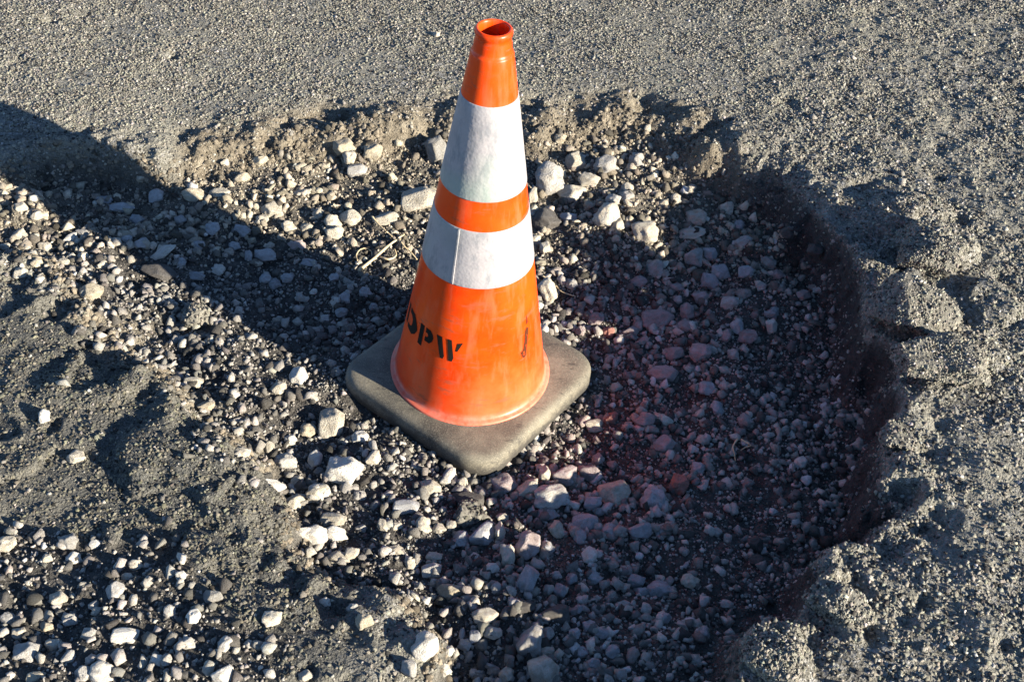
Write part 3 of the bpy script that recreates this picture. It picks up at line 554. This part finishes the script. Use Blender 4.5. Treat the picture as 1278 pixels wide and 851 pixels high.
 ('F', 490, 405, 30, 36, 'b', 0, None), ('F', 505, 450, 52, 46, 'g', 0, None), ('F', 365, 485, 56, 50, 'g', 0, None), ('F', 410, 480, 42, 40, 'b', 0, None), ('F', 440, 535, 56, 50, 'b', 0, None), ('F', 408, 560, 50, 52, 'b', 0, None), ('F', 380, 540, 42, 36, 'o', 0, 'olive dark stone among pale ones in the shaded gravel'), ('F', 258, 520, 52, 52, 'g', 0, 'rounded light grey stone in the shade below the two boulders'), ('F', 215, 556, 52, 36, 'p', 0, None), ('F', 510, 530, 42, 40, 'b', 0, None), ('F', 575, 505, 40, 46, 'm', 30, None), ('F', 600, 540, 40, 36, 'p', 0, None), ('F', 465, 615, 52, 46, 'g', 0, None), ('F', 505, 592, 42, 36, 'm', 0, None), ('F', 553, 573, 30, 28, 'g', 0, None), ('F', 605, 576, 32, 30, 'm', 0, None), ('F', 580, 642, 46, 38, 'b', 0, None), ('F', 580, 678, 32, 42, 'w', 0, 'whitish block standing in the shaded gravel far right of the cone'), ('F', 670, 597, 42, 36, 'p', 0, None), ('F', 710, 580, 32, 18, 'g', 0, None), ('F', 515, 710, 56, 44, 'p', 0, None), ('F', 485, 680, 36, 46, 'b', 0, None), ('F', 455, 705, 30, 40, 'p', 0, None), ('F', 265, 660, 92, 60, 'p', 0, 'wide pinkish stone in the shade right of the cone, largest there'), ('F', 350, 640, 46, 46, 'p', 0, None), ('F', 345, 680, 52, 36, 'p', 0, None), ('F', 385, 750, 62, 60, 'p', 0, None), ('F', 310, 757, 62, 46, 'p', 0, None), ('F', 280, 815, 84, 52, 'p', 0, 'broad pinkish stone level with the right corner of the base'), ('F', 130, 695, 42, 32, 'r', 0, None), ('F', 190, 695, 56, 36, 'p', 0, None), ('F', 385, 600, 46, 36, 'p', 0, None), ('F', 320, 575, 42, 30, 'p', 0, None), ('F', 475, 760, 30, 36, 'g', 0, None), ('F', 700, 470, 46, 36, 'd', 0, None), ('F', 625, 420, 42, 40, 'd', 0, None), ('F', 30, 565, 32, 30, 'g', 0, None), ('F', 97, 660, 36, 44, 'p', 0, None),
 ('G', 415, 130, 36, 46, 'b', 0, 'pale bluish stone upright in the dark gravel right of the base'), ('G', 490, 160, 40, 42, 'g', 0, None), ('G', 550, 153, 44, 20, 'g', 0, None), ('G', 592, 162, 20, 18, 'w', 0, None), ('G', 635, 273, 34, 36, 'w', 0, 'lone white stone on the dark soil toward the right rim'), ('G', 218, 158, 62, 46, 'p', 0, None), ('G', 132, 152, 40, 36, 'r', 0, None), ('G', 88, 172, 56, 38, 'c', 0, 'sunlit cream stone alone in the reddish shade right of the base'), ('G', 275, 225, 66, 50, 'p', 0, None), ('G', 312, 330, 50, 56, 'r', 0, 'red brown stone right of the big cracked stone'), ('G', 245, 370, 62, 66, 'b', 0, 'rounded bluish stone right of the big cracked stone'), ('G', 210, 450, 66, 46, 'b', 0, None), ('G', 410, 453, 34, 26, 'g', 0, None), ('G', 442, 470, 22, 28, 'g', 0, None), ('G', 345, 582, 52, 40, 'c', 20, None), ('G', 265, 605, 72, 46, 'b', 0, None), ('G', 200, 582, 46, 40, 'b', 0, None), ('G', 210, 615, 46, 34, 'b', 0, None), ('G', 165, 650, 42, 28, 'g', 0, None), ('G', 270, 685, 46, 36, 'b', 0, None), ('G', 375, 722, 40, 38, 'b', 0, None), ('G', 515, 485, 40, 46, 'd', 0, None), ('G', 520, 530, 52, 30, 'd', 0, None), ('G', 362, 288, 36, 38, 'b', 0, None), ('G', 385, 75, 46, 40, 'b', 0, None), ('G', 710, 625, 34, 34, 'w', 0, 'white stone resting on the broken asphalt lip at lower right'), ('G', 265, 460, 30, 30, 'b', 0, None), ('G', 440, 645, 32, 26, 'g', 0, None), ('G', 378, 630, 20, 28, 'g', 0, None), ('G', 820, 576, 18, 16, 'w', 0, None),
]
PROTO = [rock_geo(100 + i, 4, 7 + i % 5, .05 + .035 * (i % 3), .016) for i in range(14)]
PME = [np_mesh('stone', v, f) for v, f in PROTO]
for me in PME: me.materials.append(M_STONE)
def zone(u, v):
    if v < 330 and u > 640: return ('in the sunlit gravel right of the cone', 'stones in the sunlit gravel right of the cone') if v < 300 - .25 * (u - 800) * (u > 800) else ('in the shaded gravel right of the cone', 'stones in the shaded gravel right of the cone')
    if u > 690 and v < 560: return 'in the shaded gravel right of the cone', 'stones in the shaded gravel right of the cone'
    if u > 640 and v >= 560: return 'in the shaded gravel in front of the cone', 'stones in the shaded gravel in front of the cone'
    if u < 500 and v < 480:
        top = 115 + .49 * u; bot = 225 + .80 * u
        if top < v < bot: return 'inside the cone shadow', 'stones inside the shadow of the cone'
        return ('in the sunlit rubble under the far rim', 'stones in the sunlit rubble under the far rim') if v <= top else ('on the sunlit rubble slope at the left', 'stones on the rubble slope at the left')
    if u < 330 and v > 620: return 'in the loose gravel over the old asphalt', 'loose pebbles over the old asphalt'
    if u < 345: return 'on the rubble slope at the left', 'stones on the lower rubble slope at the left'
    return 'in the half lit gravel in front of the cone', 'stones in the half lit gravel in front of the cone'
def zx(u, v):
    a, b = zone(u, v); return a, b
NEAR = {('A', 350): 'the large smooth cream stone', ('A', 815): 'the large pitted grey stone', ('A', 1010): 'the tall pale boulder', ('F', 230): 'the boulder on the shade edge', ('A', 85): 'the buff stone under the rim notch', ('A', 800): 'the dark slab beside the lower collar',
 ('B', 803): 'the tall leaning cream stone', ('B', 40): 'the tall smooth cream boulder', ('C', 235): 'the white stone on the shadow edge', ('C', 545): 'the long slanted pale stone', ('C', 725): 'the round pale stone in the shadow', ('C', 400): 'the wide flat bluish stone', ('C', 646): 'the flat buff stone half in shadow',
 ('C', 905): 'the pale angular stone in the rubble', ('C', 1000): 'the long cream stone', ('C', 535): 'the broad dark slab in the shadow', ('C', 300): 'the flat buff slab', ('D', 455): 'the cream stone on the slope', ('D', 180): 'the lone cream pebble', ('D', 138): 'the light topped pebble', ('D', 60): 'the largest loose stone',
 ('D', 295): 'the wide whitish stone', ('D', 240): 'the white stone on the bottom edge', ('D', 640): 'the smooth pebble on the near asphalt', ('D', 705): 'the upright white shard', ('E', 150): 'the flat topped grey stone', ('E', 340): 'the big jagged white rock', ('E', 690): 'the speckled stone under the base', ('E', 875): 'the pinkish stone by the base',
 ('E', 955): 'the tilted cream stone', ('E', 1030): 'the large rounded pale grey stone', ('E', 1240): 'the big cracked stone', ('E', 885): 'the upright cream stone', ('E', 1158): 'the egg shaped white stone', ('E', 700): 'the lumpy buff stone', ('E', 813): 'the two humped cream stone', ('E', 607): 'the big white boulder', ('E', 962): 'the large pointed grey stone',
 ('E', 1045): 'the dark flat slab', ('F', 457): 'the stone at the sunlit gravel tip', ('F', 380): 'the olive dark stone', ('F', 258): 'the rounded light grey stone', ('F', 265): 'the wide pinkish stone', ('F', 580): 'the whitish block', ('F', 280): 'the broad pinkish stone', ('G', 415): 'the upright pale bluish stone', ('G', 635): 'the lone white stone on soil', ('G', 312): 'the red brown stone'}
MARKS = [('the right corner of the rubber base', 741, 455), ('the left corner of the rubber base', 427, 462), ('the dark asphalt lump', 588, 642), ('the thick straw stalk', 470, 320)]
for q in STONES:
    if q[7] and (q[0], q[1]) in NEAR:
        ox, oy, s = VIEW[q[0]]; MARKS.append((NEAR.pop((q[0], q[1])), ox + q[1] * s, oy + q[2] * s))
used_marks = set()
def whereabouts(u, v):
    for nm, mu, mv in sorted(MARKS, key=lambda m: (m[1] - u) ** 2 + (m[2] - v) ** 2):
        dx, dy = u - mu, v - mv; k8 = int(round(math.degrees(math.atan2(-dy, dx)) / 45)) % 8
        if (nm, k8) not in used_marks:
            used_marks.add((nm, k8))
            return ('right of', 'up right of', 'just above', 'up left of', 'left of', 'down left of', 'just below', 'down right of')[k8] + ' ' + nm
taken = []
for i, (vw, zu, zv, zw, zh, tn, ang, label) in enumerate(STONES):
    ox, oy, s = VIEW[vw]; u, v, wpx, hpx = ox + zu * s, oy + zv * s, zw * s, zh * s
    p = hit(u, v); dist = float((p - CAM) @ fw); k = dist / F
    a = wpx / 2 * k * 1.04; q = hpx / 2 * k; c_ = q * .92; b_ = max(q * 1.05, a * .55)
    if a > 1.8 * q: b_ = q * 1.15; c_ = q * .75
    p = hit(u, v, c_ * .30)
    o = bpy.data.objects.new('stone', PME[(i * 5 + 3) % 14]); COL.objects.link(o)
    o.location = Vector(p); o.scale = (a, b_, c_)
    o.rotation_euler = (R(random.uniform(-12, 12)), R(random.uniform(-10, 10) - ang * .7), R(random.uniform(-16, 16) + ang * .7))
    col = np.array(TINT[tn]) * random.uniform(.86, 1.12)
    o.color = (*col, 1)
    size = 'small' if wpx * hpx < 420 else 'medium'
    zt, zg = zx(u, v)
    if label: tag(o, label, 'stone', zg)
    else: tag(o, '%s %s stone %s' % (size, WORD[tn], whereabouts(u, v)), 'stone', zg)
    taken.append((u, v, wpx / 2, hpx / 2))

# ------------------------------------------------------------------ lumps of asphalt broken off the rim
SMALL = [hull_geo(500 + i, 11) for i in range(8)]
MIDS = [hull_geo(600 + i, 11 + i % 5) for i in range(14)]
def chip_tint(n, left=0.0):
    base = np.array([.350, .338, .288])[None] * rng.uniform(.55, 1.2, (n, 1)); t = rng.random((n, 1))
    base = np.where(t > .965, np.array([[.60, .58, .54]]) * rng.uniform(.8, 1.1, (n, 1)), base)
    base = np.where(t < .20, np.array([[.05, .048, .045]]) * rng.uniform(.7, 1.6, (n, 1)), base)
    return base * (1 + rng.normal(0, .03, (n, 3)))
def lump(name, u, v, wpx, hpx, seed, ang, label, cat, tall=.9, n=900, dark=1.0, up=.3):
    p = hit(u, v); k = float((p - CAM) @ fw) / F; a = wpx / 2 * k; q = hpx / 2 * k; c_ = q * tall; b_ = q * 1.15
    V, Fs = rock_geo(seed, 5, 4, .15, .035); V = V * np.array([a, b_, c_])
    o = link(name, np_mesh(name, V, Fs), M_LUMP); p = hit(u, v, c_ * up); o.location = Vector(p); o.rotation_euler = (0, 0, R(ang))
    tag(o, label, cat)
    pick = rng.choice(len(V), min(int(n * .85), len(V)), replace=False); pts = V[pick] * .988
    d = .0012 * 3.6 ** (rng.random(len(pts)) ** 1.4); scl = np.stack([d, d * rng.uniform(.7, 1, len(d)), d * rng.uniform(.5, .8, len(d))], -1)
    s = scatter('aggregate', SMALL, pts, scl, rng.uniform(0, 6.28, (len(pts), 3)), chip_tint(len(pts)) * dark, M_GRAVEL, o)
    return o
M_LUMP = plain('broken asphalt', (.055, .052, .044), (.17, .162, .138), 110, .92, .8, .004, .2)
lump('asphalt_chunk', 1140, 384, 118, 84, 904, -18, 'broken chunk of asphalt overhanging the right rim of the pothole', 'asphalt chunk', .72, 4200, 1.0, .7)
lump('asphalt_chunk', 1168, 318, 92, 58, 905, 25, 'squat asphalt chunk above the overhanging one on the right rim', 'asphalt chunk', .70, 2600, 1.0, .55)
lump('asphalt_chunk', 1176, 446, 128, 62, 906, -10, 'long asphalt chunk below the overhanging one on the right rim', 'asphalt chunk', .62, 3600, 1.0, .35)
lump('asphalt_chunk', 968, 822, 74, 74, 907, 35, 'ragged asphalt chunk on the lower right rim at the bottom edge of the picture', 'asphalt chunk', .65, 2600, 1.0, .45)
lump('asphalt_chunk', 1052, 752, 52, 78, 908, 60, 'narrow asphalt chunk beside the white stone on the lower right rim', 'asphalt chunk', .55, 1600, 1.0, .4)
lump('asphalt_chunk', 1120, 548, 44, 40, 909, 10, 'small asphalt chunk hanging over the right rim, midway down', 'asphalt chunk', .7, 900, 1.0, .2)
lump('asphalt_chunk', 588, 642, 46, 34, 902, 0, 'dark crumbly asphalt lump lying in the gravel in front of the cone', 'asphalt chunk', .95, 500, .6)
lump('asphalt_chunk', 243, 396, 38, 36, 903, 0, 'lumpy asphalt piece at the lower left edge of the cone shadow', 'asphalt chunk', .95, 500, .9)

# ------------------------------------------------------------------ gravel too fine and too plentiful to pick out one by one
DIRT = [(850, 560), (940, 520), (1040, 500), (1100, 430), (1150, 470), (1140, 600), (1060, 690), (960, 790), (900, 860), (850, 860), (880, 740), (930, 680), (880, 640)]
def box_points(n):
    x = rng.uniform(-1.5, 1.62, n); y = rng.uniform(-.92, 1.52, n); return x, y
def near_view(u, v, m=140): return (u > -m) & (u < PW + m) & (v > -m) & (v < PH + m)
def norm_tilt(n, t=.5): return np.stack([rng.normal(0, t, n), rng.normal(0, t, n), rng.uniform(0, 6.28, n)], -1)
def gravel(name, n, lo, hi, dens, sink, protos, tintf, flat=(.6, .95)):
    x, y = box_points(n); z, d, t, tan, left, rough, u, v = H(x, y, True)
    bl = sstep(-10, 14, pxin(BOTTOMLEFT, u, v) + 26 * fbm(x, y, .1, 3, 77))
    keep = (rng.random(n) < dens(x, y, d, t, tan, left, rough, u, v, bl)) & near_view(u, v)
    x, y, z, d, t, u, v, tan, bl = (q[keep] for q in (x, y, z, d, t, u, v, tan, bl)); n = len(x)
    r_ = lo * (hi / lo) ** (rng.random(n) ** 1.7)
    scl = np.stack([r_, r_ * rng.uniform(.65, 1, n), r_ * rng.uniform(flat[0], flat[1], n)], -1)
    pts = np.stack([x, y, z + r_ * sink], -1)
    return scatter(name, protos, pts, scl, norm_tilt(n), tintf(n, u, v, t, tan, bl), M_GRAVEL)
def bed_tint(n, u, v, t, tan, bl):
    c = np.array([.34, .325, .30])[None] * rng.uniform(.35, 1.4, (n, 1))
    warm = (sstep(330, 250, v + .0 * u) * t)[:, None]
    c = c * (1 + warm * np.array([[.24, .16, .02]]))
    pk = (np.exp(-((u - 760) / 110) ** 2 - ((v - 500) / 130) ** 2) * (rng.random(n) < .6))[:, None]; c = c * (1 + pk * np.array([[.07, -.06, -.05]]))  # pk paints the cone's reddish bounce light into nearby gravel
    c = c * (1 + .22 * sstep(680, 760, u) * sstep(300, 360, v))[:, None]; k_ = rng.random((n, 1)); c = np.where(k_ < .24, c * .33, c); c = np.where(k_ > .93, c * 1.5, c)  # paler gravel at right: fill light for the shaded pit, put into colour
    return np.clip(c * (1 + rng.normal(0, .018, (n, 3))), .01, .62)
def dens_mid(x, y, d, t, tan, left, rough, u, v, bl):
    q = .62 * sstep(.45, .95, t) * (0.45 + 1.3 * sstep(-.25, .3, fbm(x, y, .09, 3, 51)))
    q = q * (1 + .6 * sstep(700, 800, u)) * (1 - .60 * sstep(-10, 25, pxin(DIRT, u, v)))
    q = np.where(rng.random(len(x)) < .5, q, q * sstep(.6, 1, t)); q = np.maximum(q, .55 * np.minimum(dusty(x, y, t, u, v), 1))
    return np.maximum(q, np.maximum(.42 * bl * (1 - t), .010 * left * (1 - t) + .004 * rough * (1 - t)))
def dens_fine(x, y, d, t, tan, left, rough, u, v, bl):
    q = 1.0 * sstep(.25, .8, t) * (0.5 + .9 * sstep(-.3, .3, fbm(x, y, .06, 3, 52)))
    q = q * (1 - .35 * sstep(-10, 25, pxin(DIRT, u, v)))
    return np.maximum(q, np.maximum(.55 * bl * (1 - t), np.maximum(.25 * tan, .05 * left * (1 - t))))
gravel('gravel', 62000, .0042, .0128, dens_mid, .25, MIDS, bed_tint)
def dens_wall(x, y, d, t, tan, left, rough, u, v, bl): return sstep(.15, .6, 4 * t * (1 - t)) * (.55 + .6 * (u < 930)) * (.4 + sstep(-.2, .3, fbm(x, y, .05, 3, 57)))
def wall_tint(n, u, v, t, tan, bl): return np.array([.235, .205, .16])[None] * rng.uniform(.3, 1.5, (n, 1)) * (1 - sstep(880, 960, u)[:, None] * np.array([[.55, .49, .36]]))  # right wall's rubble coloured darker, its shade put into the tint
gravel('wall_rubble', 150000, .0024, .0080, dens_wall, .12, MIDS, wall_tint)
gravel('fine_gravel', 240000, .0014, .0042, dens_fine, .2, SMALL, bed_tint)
# the stones bound in the asphalt's own surface
def dens_chip(x, y, d, t, tan, left, rough, u, v, bl):
    q = 1 - sstep(.05, .6, t); q = q * (1 - .75 * tan) * (1 - .35 * left) * (1 - bl)
    bare = sstep(-.02, .2, fbm(x, y, .13, 4, 55)); return q * (1 - .6 * bare)
def asph_tint(n, u, v, t, tan, bl):
    c = chip_tint(n); lf = (sstep(520, 380, u) * sstep(290, 400, v))[:, None]
    return c * (1 - lf * np.array([[.36, .36, .41]])) * (1 + .0 * tan[:, None])
gravel('asphalt_aggregate', 560000, .0017, .0042, lambda *q: dens_chip(*q) * (.58 - .15 * q[6]), .03, SMALL, asph_tint, (.4, .75))
gravel('coarse_aggregate', 90000, .0034, .0058, lambda *q: dens_chip(*q) * (.04 + .40 * q[6] + .10 * q[5]), -.02, SMALL, asph_tint, (.4, .75))

# ------------------------------------------------------------------ dry twigs and straw
def twig(pts, base, s, rad, label, cat='twig', lift=.012, part=None, parent=None):
    P = [hit(base[0] + a * s, base[1] + b * s, lift) for a, b in pts]; P = [Vector(p) for p in P]
    path = []
    for i in range(len(P) - 1):
        p0, p1, p2, p3 = P[max(i - 1, 0)], P[i], P[i + 1], P[min(i + 2, len(P) - 1)]
        for j in range(5):
            t = j / 5; path.append(.5 * ((2 * p1) + (p2 - p0) * t + (2 * p0 - 5 * p1 + 4 * p2 - p3) * t * t + (3 * p1 - p0 - 3 * p2 + p3) * t ** 3))
    path.append(P[-1]); bm = bmesh.new(); rings = []; c0 = path[0].copy()
    for i, p in enumerate(path):
        d = (path[min(i + 1, len(path) - 1)] - path[max(i - 1, 0)]).normalized(); x = d.orthogonal().normalized(); y = d.cross(x)
        rr = rad * (1 - .55 * i / len(path)) * random.uniform(.8, 1.2)
        rings.append([bm.verts.new(p - c0 + rr * (math.cos(a) * x + math.sin(a) * y)) for a in np.arange(7) * 2 * math.pi / 7])
    for q, r_ in zip(rings, rings[1:]):
        for j in range(7): bm.faces.new((q[j], q[(j + 1) % 7], r_[(j + 1) % 7], r_[j]))
    bm.faces.new(rings[0][::-1]); bm.faces.new(rings[-1])
    for f in bm.faces: f.smooth = True
    me = bpy.data.meshes.new('dry_twig'); bm.to_mesh(me); bm.free(); o = link('dry_twig', me, M_TWIG); o.location = c0
    return tag(o, label, cat, 'dry twigs and straw in the gravel')
b1 = (420, 270)
twig([(300, 720), (520, 540), (700, 380), (900, 240)], b1, .094, .0034, 'thick straw stalk pointing up right beside the left edge of the cone')
twig([(580, 540), (700, 570), (790, 520), (770, 430)], b1, .094, .0024, 'short curved straw hooked under the thick straw stalk')
twig([(280, 590), (262, 520), (310, 445), (390, 425), (460, 465), (470, 530)], b1, .094, .0016, 'thin straw curled into a loop left of the thick stalk')
twig([(470, 0), (560, 110), (650, 190), (740, 270)], b1, .094, .0022, 'brown twig running down right above the thick straw stalk')
twig([(830, 300), (900, 400), (970, 460), (1070, 575)], b1, .094, .0024, 'brown twig ending against the left side of the cone')
twig([(170, 250), (340, 370), (440, 470), (620, 530)], (660, 320), .094, .0018, 'thin bent twig sticking out from the cream stone right of the cone')
twig([(620, 330), (545, 450), (565, 560), (582, 670)], (870, 520), .0822, .0018, 'pale bent twig standing upright on the dark soil at right')
twig([(670, 345), (810, 430), (740, 460), (660, 510)], (870, 520), .0822, .0018, 'pale hooked twig just right of the upright bent one')
